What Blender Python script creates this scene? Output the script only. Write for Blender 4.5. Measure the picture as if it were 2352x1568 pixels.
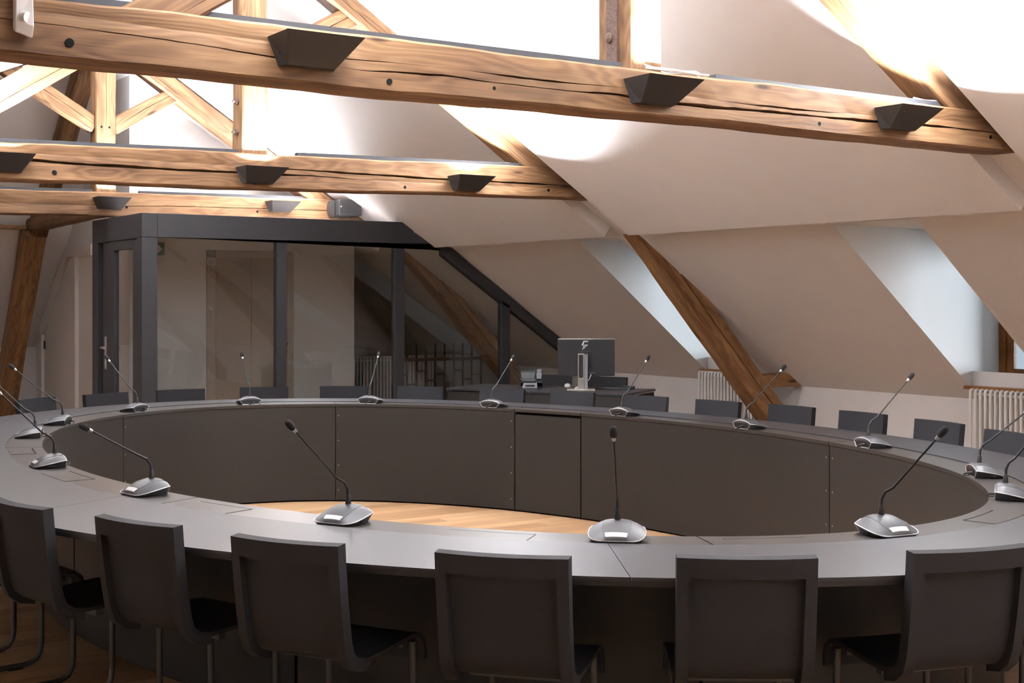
import bpy, math, random
from mathutils import Matrix, Vector
from math import sin, cos, pi, radians as R, hypot, atan2, sqrt

for o in list(bpy.data.objects):
    bpy.data.objects.remove(o)
SC = bpy.context.scene
COL = SC.collection
random.seed(7)

# ------------------------------------------------------------------ camera, world, exposure
cam_d = bpy.data.cameras.new('camera'); cam = bpy.data.objects.new('camera', cam_d); COL.objects.link(cam)
cam.location = (0, 0, 1.55); cam.rotation_euler = (R(90), 0, R(-33.6))
cam_d.sensor_width = 36; cam_d.lens = 36 * 3100 / 2352; cam_d.shift_y = -96 / 2352
cam_d.clip_start = 0.05; cam_d.clip_end = 200
SC.camera = cam
w = bpy.data.worlds.new('sky'); SC.world = w; w.use_nodes = True
bg = w.node_tree.nodes['Background']; bg.inputs[0].default_value = (0.80, 0.90, 1.0, 1); bg.inputs[1].default_value = 0.45
sun_d = bpy.data.lights.new('hazy_sun', 'SUN'); sun_d.energy = 4.0; sun_d.angle = R(20); sun_d.color = (0.84, 0.92, 1.0)
sun = bpy.data.objects.new('hazy_sun', sun_d); COL.objects.link(sun)
sun.rotation_euler = Vector((-cos(R(15)), sin(R(15)), -math.tan(R(2.5)))).to_track_quat('-Z', 'Y').to_euler()
SC.view_settings.view_transform = 'Standard'; SC.view_settings.look = 'None'
SC.view_settings.gamma = 1; SC.view_settings.use_curve_mapping = False
SC.view_settings.exposure = 0.66
LAMP_W = 118.0
LAMP_COL = (0.90, 0.94, 1.0)

# ------------------------------------------------------------------ materials
def nodes(name):
    m = bpy.data.materials.new(name); m.use_nodes = True
    nt = m.node_tree; return m, nt, nt.nodes['Principled BSDF']

def ramp(nt, stops):
    r = nt.nodes.new('ShaderNodeValToRGB'); e = r.color_ramp.elements
    while len(e) < len(stops): e.new(0.5)
    for k, (p, c) in enumerate(stops): e[k].position = p; e[k].color = (*c, 1)
    return r

def plain(name, col, rough=0.5, metal=0.0, spec=0.5, noise=0.04, nscale=30.0, bump=0.0, bscale=300.0):
    m, nt, b = nodes(name)
    tc = nt.nodes.new('ShaderNodeTexCoord')
    n = nt.nodes.new('ShaderNodeTexNoise'); n.inputs['Scale'].default_value = nscale; n.inputs['Detail'].default_value = 4
    nt.links.new(tc.outputs['Object'], n.inputs['Vector'])
    rp = ramp(nt, [(0.3, tuple(c * (1 - noise) for c in col)), (0.7, tuple(min(1, c * (1 + noise)) for c in col))])
    nt.links.new(n.outputs['Fac'], rp.inputs[0]); nt.links.new(rp.outputs[0], b.inputs['Base Color'])
    b.inputs['Roughness'].default_value = rough; b.inputs['Metallic'].default_value = metal
    b.inputs['Specular IOR Level'].default_value = spec
    if bump:
        n2 = nt.nodes.new('ShaderNodeTexNoise'); n2.inputs['Scale'].default_value = bscale; n2.inputs['Detail'].default_value = 3
        nt.links.new(tc.outputs['Object'], n2.inputs['Vector'])
        bm = nt.nodes.new('ShaderNodeBump'); bm.inputs['Strength'].default_value = bump; bm.inputs['Distance'].default_value = 0.003
        nt.links.new(n2.outputs['Fac'], bm.inputs['Height']); nt.links.new(bm.outputs[0], b.inputs['Normal'])
    return m

def timber_mat(name, dark, mid, light, knots=True, rough=0.62):
    m, nt, b = nodes(name)
    tc = nt.nodes.new('ShaderNodeTexCoord'); oi = nt.nodes.new('ShaderNodeObjectInfo')
    add = nt.nodes.new('ShaderNodeVectorMath'); add.operation = 'ADD'
    sc = nt.nodes.new('ShaderNodeVectorMath'); sc.operation = 'SCALE'; sc.inputs['Scale'].default_value = 37.0
    cx = nt.nodes.new('ShaderNodeCombineXYZ')
    for k in range(3): nt.links.new(oi.outputs['Random'], cx.inputs[k])
    nt.links.new(cx.outputs[0], sc.inputs[0]); nt.links.new(tc.outputs['Object'], add.inputs[0]); nt.links.new(sc.outputs[0], add.inputs[1])
    def mapped(s):
        mp = nt.nodes.new('ShaderNodeMapping'); mp.inputs['Scale'].default_value = s
        nt.links.new(add.outputs[0], mp.inputs['Vector']); return mp
    mA = mapped((0.9, 9, 9)); nA = nt.nodes.new('ShaderNodeTexNoise'); nA.inputs['Scale'].default_value = 1.0; nA.inputs['Detail'].default_value = 2
    nt.links.new(mA.outputs[0], nA.inputs['Vector'])
    # growth lines: sine of (warped height)
    mB = mapped((0.35, 2.2, 2.2)); nB = nt.nodes.new('ShaderNodeTexNoise'); nB.inputs['Scale'].default_value = 1.6; nB.inputs['Detail'].default_value = 3
    nt.links.new(mB.outputs[0], nB.inputs['Vector'])
    mul = nt.nodes.new('ShaderNodeMath'); mul.operation = 'MULTIPLY'; mul.inputs[1].default_value = 130.0
    nt.links.new(nB.outputs['Fac'], mul.inputs[0])
    sn = nt.nodes.new('ShaderNodeMath'); sn.operation = 'SINE'; nt.links.new(mul.outputs[0], sn.inputs[0])
    mC = mapped((3.0, 150, 150)); nC = nt.nodes.new('ShaderNodeTexNoise'); nC.inputs['Scale'].default_value = 1.0; nC.inputs['Detail'].default_value = 5
    nt.links.new(mC.outputs[0], nC.inputs['Vector'])
    def math(op, a, bv):
        q = nt.nodes.new('ShaderNodeMath'); q.operation = op
        for k, x in enumerate((a, bv)):
            if isinstance(x, (int, float)): q.inputs[k].default_value = x
            else: nt.links.new(x, q.inputs[k])
        return q.outputs[0]
    t = math('ADD', math('MULTIPLY', nA.outputs['Fac'], 0.75), math('MULTIPLY', sn.outputs[0], 0.065))
    t = math('ADD', t, math('MULTIPLY', nC.outputs['Fac'], 0.30))
    t = math('SUBTRACT', t, 0.03)
    rp = ramp(nt, [(0.28, dark), (0.5, mid), (0.72, light)])
    nt.links.new(t, rp.inputs[0]); colr = rp.outputs[0]
    if knots:
        mK = mapped((1.3, 5.5, 5.5)); vo = nt.nodes.new('ShaderNodeTexVoronoi'); vo.inputs['Scale'].default_value = 1.0
        nt.links.new(mK.outputs[0], vo.inputs['Vector'])
        kr = ramp(nt, [(0.0, (0.0, 0.0, 0.0)), (0.10, (1, 1, 1))]); kr.color_ramp.elements[0].position = 0.045
        nt.links.new(vo.outputs['Distance'], kr.inputs[0])
        mx = nt.nodes.new('ShaderNodeMix'); mx.data_type = 'RGBA'
        nt.links.new(kr.outputs[0], mx.inputs['Factor']); mx.inputs['A'].default_value = (dark[0] * .55, dark[1] * .55, dark[2] * .6, 1)
        nt.links.new(colr, mx.inputs['B']); colr = mx.outputs['Result']
        # grey weathering patches
        mG = mapped((0.7, 3, 3)); nG = nt.nodes.new('ShaderNodeTexNoise'); nG.inputs['Scale'].default_value = 1.7; nG.inputs['Detail'].default_value = 4
        nt.links.new(mG.outputs[0], nG.inputs['Vector'])
        gr = ramp(nt, [(0.55, (0, 0, 0)), (0.78, (0.55, 0.55, 0.55))]); nt.links.new(nG.outputs['Fac'], gr.inputs[0])
        mx2 = nt.nodes.new('ShaderNodeMix'); mx2.data_type = 'RGBA'; nt.links.new(gr.outputs[0], mx2.inputs['Factor'])
        nt.links.new(colr, mx2.inputs['A']); mx2.inputs['B'].default_value = (mid[0] * .72, mid[1] * .8, mid[2] * 1.0, 1); colr = mx2.outputs['Result']
    nt.links.new(colr, b.inputs['Base Color']); b.inputs['Roughness'].default_value = rough
    b.inputs['Specular IOR Level'].default_value = 0.3
    bm = nt.nodes.new('ShaderNodeBump'); bm.inputs['Strength'].default_value = 0.35; bm.inputs['Distance'].default_value = 0.004
    nt.links.new(t, bm.inputs['Height']); nt.links.new(bm.outputs[0], b.inputs['Normal'])
    return m

def plank_mat(name):
    m, nt, b = nodes(name)
    tc = nt.nodes.new('ShaderNodeTexCoord'); oi = nt.nodes.new('ShaderNodeObjectInfo'); ge = nt.nodes.new('ShaderNodeNewGeometry')
    ad = nt.nodes.new('ShaderNodeMath'); ad.operation = 'ADD'; nt.links.new(oi.outputs['Random'], ad.inputs[0]); nt.links.new(ge.outputs['Random Per Island'], ad.inputs[1])
    fr = nt.nodes.new('ShaderNodeMath'); fr.operation = 'FRACT'; nt.links.new(ad.outputs[0], fr.inputs[0])
    mp = nt.nodes.new('ShaderNodeMapping'); mp.inputs['Scale'].default_value = (1.5, 40, 40)
    nt.links.new(tc.outputs['Object'], mp.inputs['Vector'])
    n = nt.nodes.new('ShaderNodeTexNoise'); n.inputs['Scale'].default_value = 1; n.inputs['Detail'].default_value = 5; nt.links.new(mp.outputs[0], n.inputs['Vector'])
    q = nt.nodes.new('ShaderNodeMath'); q.operation = 'MULTIPLY_ADD'; nt.links.new(fr.outputs[0], q.inputs[0]); q.inputs[1].default_value = 0.42
    q2 = nt.nodes.new('ShaderNodeMath'); q2.operation = 'MULTIPLY'; q2.inputs[1].default_value = 0.55; nt.links.new(n.outputs['Fac'], q2.inputs[0]); nt.links.new(q2.outputs[0], q.inputs[2])
    rp = ramp(nt, [(0.15, (0.30, 0.165, 0.08)), (0.5, (0.44, 0.26, 0.135)), (0.85, (0.58, 0.375, 0.215))])
    nt.links.new(q.outputs[0], rp.inputs[0]); nt.links.new(rp.outputs[0], b.inputs['Base Color'])
    b.inputs['Roughness'].default_value = 0.42; b.inputs['Specular IOR Level'].default_value = 0.35
    return m

def glass_mat(name, tint=(0.93, 0.95, 0.95), gain=1.5):
    m, nt, b = nodes(name); nt.nodes.remove(b)
    tr = nt.nodes.new('ShaderNodeBsdfTransparent'); tr.inputs[0].default_value = (*tint, 1)
    gl = nt.nodes.new('ShaderNodeBsdfGlossy'); gl.inputs['Roughness'].default_value = 0.0; gl.inputs[0].default_value = (1, 1, 1, 1)
    fr = nt.nodes.new('ShaderNodeFresnel'); fr.inputs[0].default_value = 1.5
    ge = nt.nodes.new('ShaderNodeNewGeometry')
    iv = nt.nodes.new('ShaderNodeMath'); iv.operation = 'SUBTRACT'; iv.inputs[0].default_value = 1; nt.links.new(ge.outputs['Backfacing'], iv.inputs[1])
    mu = nt.nodes.new('ShaderNodeMath'); mu.operation = 'MULTIPLY'; nt.links.new(fr.outputs[0], mu.inputs[0]); nt.links.new(iv.outputs[0], mu.inputs[1])
    mg = nt.nodes.new('ShaderNodeMath'); mg.operation = 'MULTIPLY'; mg.use_clamp = True; mg.inputs[1].default_value = gain; nt.links.new(mu.outputs[0], mg.inputs[0])
    mx = nt.nodes.new('ShaderNodeMixShader'); nt.links.new(mg.outputs[0], mx.inputs[0]); nt.links.new(tr.outputs[0], mx.inputs[1]); nt.links.new(gl.outputs[0], mx.inputs[2])
    nt.links.new(mx.outputs[0], nt.nodes['Material Output'].inputs[0])
    return m

MT = {
 'paint': plain('white_paint', (0.80, 0.775, 0.765), 0.8, noise=0.015, nscale=4, spec=0.2),
 'reveal': plain('reveal_paint', (0.80, 0.79, 0.77), 0.7, noise=0.01, nscale=4, spec=0.25),
 'trim': plain('trim_paint', (0.78, 0.73, 0.70), 0.5, noise=0.01, spec=0.3),
 'unlit_paint': plain('stairwell_shade_paint', (0.40, 0.39, 0.38), 0.8, noise=0.02, nscale=4, spec=0.2),  # stairwell gloom put into the colour: wall paint darkened
 'timber': timber_mat('old_timber', (0.085, 0.040, 0.018), (0.185, 0.098, 0.046), (0.28, 0.165, 0.083)),
 'timber2': timber_mat('strut_timber', (0.14, 0.066, 0.027), (0.27, 0.138, 0.058), (0.39, 0.22, 0.102)),
 'sillwood': timber_mat('window_wood', (0.16, 0.06, 0.015), (0.25, 0.10, 0.028), (0.34, 0.15, 0.045), knots=False, rough=0.35),
 'plank': plank_mat('oak_plank'),
 'subfloor': plain('subfloor', (0.10, 0.06, 0.035), 0.8),
 'top': plain('desk_laminate', (0.036, 0.0355, 0.041), 0.38, noise=0.03, nscale=60, spec=0.32, bump=0.05, bscale=900),
 'ledge': plain('ledge_laminate', (0.042, 0.037, 0.034), 0.32, noise=0.03, nscale=60, spec=0.38, bump=0.05, bscale=900),
 'drum': plain('drum_laminate', (0.024, 0.0215, 0.0198), 0.5, noise=0.05, nscale=25, spec=0.4, bump=0.04, bscale=700),
 'black': plain('black_gap', (0.008, 0.008, 0.008), 0.8, spec=0.1),
 'edge': plain('dark_edge', (0.02, 0.02, 0.022), 0.5),
 'shell': plain('chair_foam', (0.023, 0.0225, 0.026), 0.75, noise=0.10, nscale=500, spec=0.3, bump=0.25, bscale=900),
 'tube': plain('chair_tube', (0.075, 0.075, 0.075), 0.42, metal=0.6),
 'rubber': plain('rubber', (0.012, 0.012, 0.012), 0.7),
 'frame': plain('anthracite_metal', (0.040, 0.041, 0.047), 0.42, noise=0.03, spec=0.45),
 'lamp': plain('lamp_black', (0.030, 0.028, 0.028), 0.5, noise=0.04, spec=0.4),
 'lampin': plain('lamp_inside', (0.75, 0.75, 0.75), 0.5),
 'silver': plain('mic_silver', (0.040, 0.041, 0.045), 0.48, metal=0.0, noise=0.02),
 'silver_l': plain('mic_light_silver', (0.068, 0.070, 0.077), 0.46, metal=0.0, noise=0.02),
 'silver_rim': plain('mic_rim', (0.68, 0.68, 0.70), 0.3, metal=0.6, noise=0.01),
 'micblack': plain('mic_black', (0.012, 0.012, 0.013), 0.45),
 'foam': plain('mic_foam', (0.012, 0.012, 0.013), 0.95, bump=0.5, bscale=1200),
 'card': plain('white_card', (0.82, 0.82, 0.84), 0.5, noise=0.01),
 'chrome': plain('satin_steel', (0.62, 0.60, 0.57), 0.3, metal=0.9, noise=0.02),
 'screw': plain('screw_steel', (0.55, 0.55, 0.55), 0.35, metal=0.8),
 'iron': plain('rusty_iron', (0.13, 0.085, 0.07), 0.7, metal=0.35, noise=0.4, nscale=90),
 'plastic_w': plain('white_plastic', (0.80, 0.79, 0.78), 0.4, noise=0.01),
 'plastic_b': plain('black_plastic', (0.018, 0.018, 0.020), 0.42, noise=0.02),
 'plastic_g': plain('grey_plastic', (0.20, 0.21, 0.23), 0.45, noise=0.02),
 'radiator': plain('radiator_enamel', (0.86, 0.83, 0.80), 0.35, noise=0.005),
 'green': plain('sign_green', (0.01, 0.16, 0.09), 0.5, noise=0.01),
 'red': plain('sign_red', (0.55, 0.03, 0.03), 0.5, noise=0.01),
 'paper': plain('paper', (0.70, 0.69, 0.66), 0.7, noise=0.02),
 'paper_g': plain('grey_paper', (0.22, 0.24, 0.22), 0.7, noise=0.05),
 'ink': plain('ink', (0.05, 0.05, 0.05), 0.7),
 'rail': plain('rail_steel', (0.07, 0.04, 0.025), 0.5, noise=0.2),
 'logo': plain('logo_silver', (0.85, 0.84, 0.83), 0.3, noise=0.01),
 'glass': glass_mat('clear_glass', (0.90, 0.92, 0.92), 2.0),
 'skyglass': glass_mat('window_glass', (0.9, 0.93, 0.95), 1.0),
}

# ------------------------------------------------------------------ mesh helpers
class MB:
    def __init__(s): s.v = []; s.f = []
    def add(s, vs, fs):
        k = len(s.v); s.v += [tuple(p) for p in vs]; s.f += [tuple(i + k for i in f) for f in fs]; return s
    def hexa(s, p):   # 8 points: bottom 4, top 4
        return s.add(p, [(3, 2, 1, 0), (4, 5, 6, 7), (0, 1, 5, 4), (1, 2, 6, 5), (2, 3, 7, 6), (3, 0, 4, 7)])
    def box(s, x0, x1, y0, y1, z0, z1):
        return s.hexa([(x0, y0, z0), (x1, y0, z0), (x1, y1, z0), (x0, y1, z0), (x0, y0, z1), (x1, y0, z1), (x1, y1, z1), (x0, y1, z1)])
    def prism(s, a, b):   # two matching rings
        n = len(a)
        return s.add(list(a) + list(b), [tuple(range(n - 1, -1, -1)), tuple(range(n, 2 * n))] + [(i, (i + 1) % n, n + (i + 1) % n, n + i) for i in range(n)])
    def prism_y(s, poly, y0, y1): return s.prism([(x, y0, z) for x, z in poly], [(x, y1, z) for x, z in poly])
    def prism_x(s, poly, x0, x1): return s.prism([(x0, y, z) for y, z in poly], [(x1, y, z) for y, z in poly])
    def prism_z(s, poly, z0, z1): return s.prism([(x, y, z0) for x, y in poly], [(x, y, z1) for x, y in poly])
    def loft(s, secs, cap=True, closed=False):
        n = len(secs[0]); k = len(s.v)
        for q in secs: s.v += [tuple(p) for p in q]
        m = len(secs)
        for a in range(m if closed else m - 1):
            b = (a + 1) % m
            for i in range(n):
                j = (i + 1) % n
                s.f.append((k + a * n + i, k + a * n + j, k + b * n + j, k + b * n + i))
        if cap and not closed:
            s.f.append(tuple(k + i for i in range(n - 1, -1, -1))); s.f.append(tuple(k + (m - 1) * n + i for i in range(n)))
        return s
    def tube(s, pts, r, seg=8, cap=True, closed=False):
        pts = [Vector(p) for p in pts]; n = len(pts)
        rs = r if isinstance(r, (list, tuple)) else [r] * n
        secs = []; up = None
        for i, p in enumerate(pts):
            if closed: d = pts[(i + 1) % n] - pts[i - 1]
            else: d = pts[min(i + 1, n - 1)] - pts[max(i - 1, 0)]
            d.normalize()
            if up is None:
                up = Vector((0, 0, 1)) if abs(d.z) < 0.9 else Vector((1, 0, 0))
            a = d.cross(up); a.normalize(); b = a.cross(d); up = b
            secs.append([p + (a * cos(2 * pi * k / seg) + b * sin(2 * pi * k / seg)) * rs[i] for k in range(seg)])
        return s.loft(secs, cap, closed)
    def cyl(s, p, q, r, seg=12): return s.tube([p, q], r, seg)

WM = {}
def link(o, parent=None, world=None):
    COL.objects.link(o)
    world = world if world is not None else Matrix.Identity(4)
    WM[o.name] = world
    if parent is not None:
        o.parent = parent; o.matrix_basis = WM[parent.name].inverted() @ world
    else: o.matrix_basis = world
    return o

def make(name, mb, mat, parent=None, world=None, smooth=None, bevel=0.0, bseg=2):
    me = bpy.data.meshes.new(name); me.from_pydata(mb.v, [], mb.f); me.update()
    import bmesh
    b = bmesh.new(); b.from_mesh(me); bmesh.ops.recalc_face_normals(b, faces=b.faces); b.to_mesh(me); b.free()
    me.materials.append(MT[mat] if isinstance(mat, str) else mat)
    if smooth is not None:
        for p in me.polygons: p.use_smooth = True
        me.set_sharp_from_angle(angle=R(smooth))
    o = bpy.data.objects.new(name, me)
    if bevel:
        md = o.modifiers.new('bevel', 'BEVEL'); md.width = bevel; md.segments = bseg; md.limit_method = 'ANGLE'
    return link(o, parent, world)

def tag(o, label=None, cat=None, group=None, kind=None):
    if label: o['label'] = label
    if cat: o['category'] = cat
    if group: o['group'] = group
    if kind: o['kind'] = kind
    return o

def empty(name, world, label=None, cat=None, group=None, kind=None):
    o = bpy.data.objects.new(name, None); o.empty_display_size = 0.1
    link(o, None, world); return tag(o, label, cat, group, kind)

def TR(x, y, z, rz=0): return Matrix.Translation((x, y, z)) @ Matrix.Rotation(rz, 4, 'Z')

def copy_tree(src, world, label=None, group=None):
    def rec(o, par):
        c = o.copy(); COL.objects.link(c); c.parent = par
        if par is not None: c.matrix_parent_inverse = Matrix.Identity(4); c.matrix_basis = o.matrix_basis.copy()
        for ch in list(o.children): rec(ch, c)
        return c
    c = rec(src, None); c.matrix_basis = world; WM[c.name] = world
    if label: c['label'] = label
    if group: c['group'] = group
    return c

def struct(name, mb, mat, **k): return tag(make(name, mb, mat, **k), kind='structure')

# ------------------------------------------------------------------ room geometry
SL = 0.655                                   # upper slope
FX, FZ = 7.42, 2.115                         # lower edge of the upper lining
XR = 4.18; ZR = FZ + (FX - XR) * SL          # ridge
Y0, Y9 = -1.6, 18.4
SL2 = 0.688; KX, KZ = 9.70, 0.70             # lower slope and knee wall
zl = lambda x: KZ + (KX - x) * SL2
nx, nz = SL / hypot(SL, 1), 1 / hypot(SL, 1)
TY = [5.10, 9.42, 13.75, 0.80]                     # front faces of the tie beams
# floor
fl = struct('floor', MB().box(-1.7, 10.0, Y0, Y9, -0.12, -0.016), 'subfloor')
PW = 0.135
rest = MB(); npl = 0
def ingroup(x0, x1, y): return (3.2 < y < 9.8 and x1 > 2.0 and x0 < 5.7) or (2.6 < y < 7.2 and x1 > 0.6 and x0 < 2.4)
plank_meshes = {}
j = 0; y = Y0
while y < Y9 - 0.01:
    x = -1.7 + (j * 0.83) % 1.9 - 1.9
    while x < 10.0:
        L = 1.9
        a, b = max(x, -1.7), min(x + L, 10.0); x += L
        if b - a < 0.05: continue
        if ingroup(a, b, y) and npl < 290:
            key = round(b - a, 3)
            if key not in plank_meshes:
                o = make('plank', MB().box(0, b - a - 0.0015, 0, PW - 0.0018, -0.016, 0), 'plank', fl, Matrix.Translation((a, y, 0)))
                plank_meshes[key] = o.data
            else:
                o = bpy.data.objects.new('plank', plank_meshes[key]); link(o, fl, Matrix.Translation((a, y, 0)))
            npl += 1
        else:
            rest.box(a, b - 0.0015, y, y + PW - 0.0018, -0.016, 0)
    y += PW; j += 1
tag(make('plank_field', rest, 'plank', fl), kind='stuff')

# upper lining of the right slope, one panel for each bay, open slots at the trusses
t1, t2 = 0.11, 0.16
cl = empty('ceiling', Matrix.Identity(4), kind='structure')
for a, b in ((Y0, .74), (1.04, 5.04), (5.34, 9.32), (9.66, 12.95), (14.0, Y9)):
    make('ceiling_panel', MB().prism_y([(FX, FZ), (XR, ZR), (XR + nx * t1, ZR + nz * t1), (FX + nx * t1, FZ + nz * t1)], a, b), 'paint', cl)
make('roof_backing', MB().prism_y([(FX + nx * t1, FZ + nz * t1), (XR - .1 + nx * t1, ZR + .1 * SL + nz * t1), (XR - .1 + nx * t2, ZR + .1 * SL + nz * t2), (FX + nx * t2, FZ + nz * t2)], Y0, Y9), 'paint', cl)
XL = 2 * XR - FX
make('ceiling_panel', MB().prism_y([(-1.75, ZR - (XR + 1.75) * .44), (XR, ZR), (XR, ZR + .12), (-1.75, ZR - (XR + 1.75) * .44 + .12)], Y0, Y9), 'paint', cl)
# hip lining at the far end
hz = lambda yy: 0.932 + 0.9 * (18.2 - yy)
make('hip_panel', MB().prism_x([(18.25, hz(18.25)), (14.2, hz(14.2)), (14.2, hz(14.2) + .15), (18.25, hz(18.25) + .15)], -1.7, 4.62), 'paint', cl)
# lower slope with two dormer openings
OP = [((6.325, 6.51), (7.10, 7.32)), ((9.72, 9.82), (10.32, 10.62))]
XT, XO, XS = 7.30, 7.64, 9.51
fr = lambda e, x: e[0] + (e[1] - e[0]) * (x - XT) / (XS - XT)
ls = MB()
def slope_piece(e0, e1, xa, xb, th=0.12):
    q = []
    for dz in (0, th):
        q += [(xa, fr(e0, xa), zl(xa) + dz), (xb, fr(e0, xb), zl(xb) + dz), (xb, fr(e1, xb), zl(xb) + dz), (xa, fr(e1, xa), zl(xa) + dz)]
    ls.hexa(q)
edges = [(Y0, Y0), OP[0][0], OP[0][1], OP[1][0], OP[1][1], (Y9, Y9)]
for k in range(5):
    if k in (1, 3): slope_piece(edges[k], edges[k + 1], XT, XO - .003)
    else:
        a_, b_ = edges[k], edges[k + 1]
        slope_piece((a_[0] + .003 * (k > 0), a_[1] + .003 * (k > 0)), (b_[0] - .003 * (k < 4), b_[1] - .003 * (k < 4)), XT, XS)
slope_piece((Y0, Y0), (Y9, Y9), XS, KX + 0.01)
struct('wall_right_slope', ls, 'paint')
struct('wall_right', MB().box(KX, KX + .1, Y0, Y9, 0, KZ + .06), 'paint')
XW = 9.92
for k, (e0, e1) in enumerate(OP):
    wn = empty('window_%d' % (k + 1), TR(XW, (e0[1] + e1[1]) / 2, 0.83), kind='structure')
    for e, s in ((e0, -1), (e1, 1)):
        poly = [(XO, 2.12), (XW + .1, 2.12), (XW + .1, .80), (XS, .80)]
        A = [(x, fr(e, x), z) for x, z in poly]; B = [(x, fr(e, x) + s * .07, z + (0.05 if z > 2 else 0)) for x, z in poly]
        make('reveal', MB().prism(A, B), 'reveal', wn)
    make('soffit', MB().prism([(XO - .02, fr(e0, XO) - .05, 2.12), (XW + .1, fr(e0, XW) - .05, 2.12), (XW + .1, fr(e1, XW) + .05, 2.12), (XO - .02, fr(e1, XO) + .05, 2.12)],
                              [(XO - .02, fr(e0, XO) - .05, 2.2), (XW + .1, fr(e0, XW) - .05, 2.2), (XW + .1, fr(e1, XW) + .05, 2.2), (XO - .02, fr(e1, XO) + .05, 2.2)]), 'reveal', wn)
    ya, yb = fr(e0, XW), fr(e1, XW)
    f = MB()
    f.box(XW, XW + .07, ya, ya + .07, .83, 2.12); f.box(XW, XW + .07, yb - .07, yb, .83, 2.12)
    f.box(XW, XW + .07, ya + .07, yb - .07, .83, .89); f.box(XW, XW + .07, ya + .07, yb - .07, 2.05, 2.12)
    make('window_frame', f, 'sillwood', wn, bevel=.004)
    f = MB()
    f.box(XW + .015, XW + .06, ya + .07, ya + .14, .89, 2.05); f.box(XW + .015, XW + .06, yb - .14, yb - .07, .89, 2.05)
    f.box(XW + .015, XW + .06, ya + .14, yb - .14, .89, .96); f.box(XW + .015, XW + .06, ya + .14, yb - .14, 1.98, 2.05)
    sh = make('sash', f, 'sillwood', wn, bevel=.004)
    make('pane', MB().box(XW + .03, XW + .038, ya + .14, yb - .14, .96, 1.98), 'skyglass', sh)
    make('sill', MB().box(XS - .10, XW + .02, ya - .02 + .03, yb - .03, .802, .83), 'sillwood', wn, bevel=.004)
    pd = bpy.data.lights.new('window_portal', 'AREA'); pd.shape = 'RECTANGLE'; pd.size = 1.3; pd.size_y = yb - ya
    pd.cycles.is_portal = True
    po = bpy.data.objects.new('window_portal', pd); link(po, wn, Matrix.Translation((XW + .12, (ya + yb) / 2, 1.47)) @ Matrix.Rotation(R(90), 4, 'Y'))
# outer walls
struct('wall_left', MB().box(-1.8, -1.7, Y0, Y9, 0, 2.2), 'paint')
g = MB().prism_y([(-1.8, 0), (9.8, 0), (9.8, .8), (XR, ZR + .2), (-1.8, 2.0)], Y0 - .1, Y0); struct('wall_near', g, 'paint')
struct('wall_far', MB().box(-1.8, 10.0, 18.2, 18.3, 0, 1.05).box(4.6, 9.8, 18.2, 18.3, 1.05, 4.3), 'paint')
VX, VY = 4.60, 14.35
struct('wall_booth_rear', MB().prism_y([(VX, 0), (7.29, 0), (7.29, 2.31), (VX, 4.08)], VY, VY + .08), 'paint')
struct('wall_booth_side', MB().prism_x([(VY + .081, 0), (18.2, 0), (18.2, hz(18.2) + .05), (VY + .081, hz(VY) + .05)], VX, VX + .08), 'paint')
struct('wall_stair_left', MB().box(7.21, 7.29, VY + .08, 18.2, 0, 2.4), 'unlit_paint')
struct('wall_stair_far', MB().box(7.29, 9.7, 17.4, 17.5, 0, 2.4), 'unlit_paint')

# white door in the side wall below the hip
d = empty('door_1', TR(VX, 16.7, 0), kind='structure')
o1 = [(15.60, 2.06), (16.66, 2.06), (17.76, 1.10), (17.76, 0)]
fo = [(15.60, 2.19), (16.68, 2.19), (17.86, 1.19), (17.86, 0)]
f = MB()
for k in range(3):
    f.prism_x([o1[k], o1[k + 1], fo[k + 1], fo[k]], VX - .05, VX)
f.box(VX - .05, VX, 16.24, 16.32, 0, 2.06)
make('door_frame', f, 'trim', d, bevel=.003)
make('door_leaf', MB().prism_x([(16.32, .01), (17.75, .01), (17.75, 1.10), (16.65, 2.05), (16.32, 2.05)], VX - .012, VX), 'paint', d)
make('side_leaf', MB().box(VX - .004, VX, 15.6, 16.24, .01, 2.05), 'paint', d)
make('hinge', MB().box(VX - .03, VX - .012, 17.70, 17.72, .92, 1.02), 'micblack', d)

# ------------------------------------------------------------------ timbers
def fbm(x, s):
    return sin(x * 1.7 + s) * .5 + sin(x * 4.3 + s * 2.1) * .28 + sin(x * 9.7 + s * 3.7) * .15 + sin(x * 23.1 + s * 5.3) * .07

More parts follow.
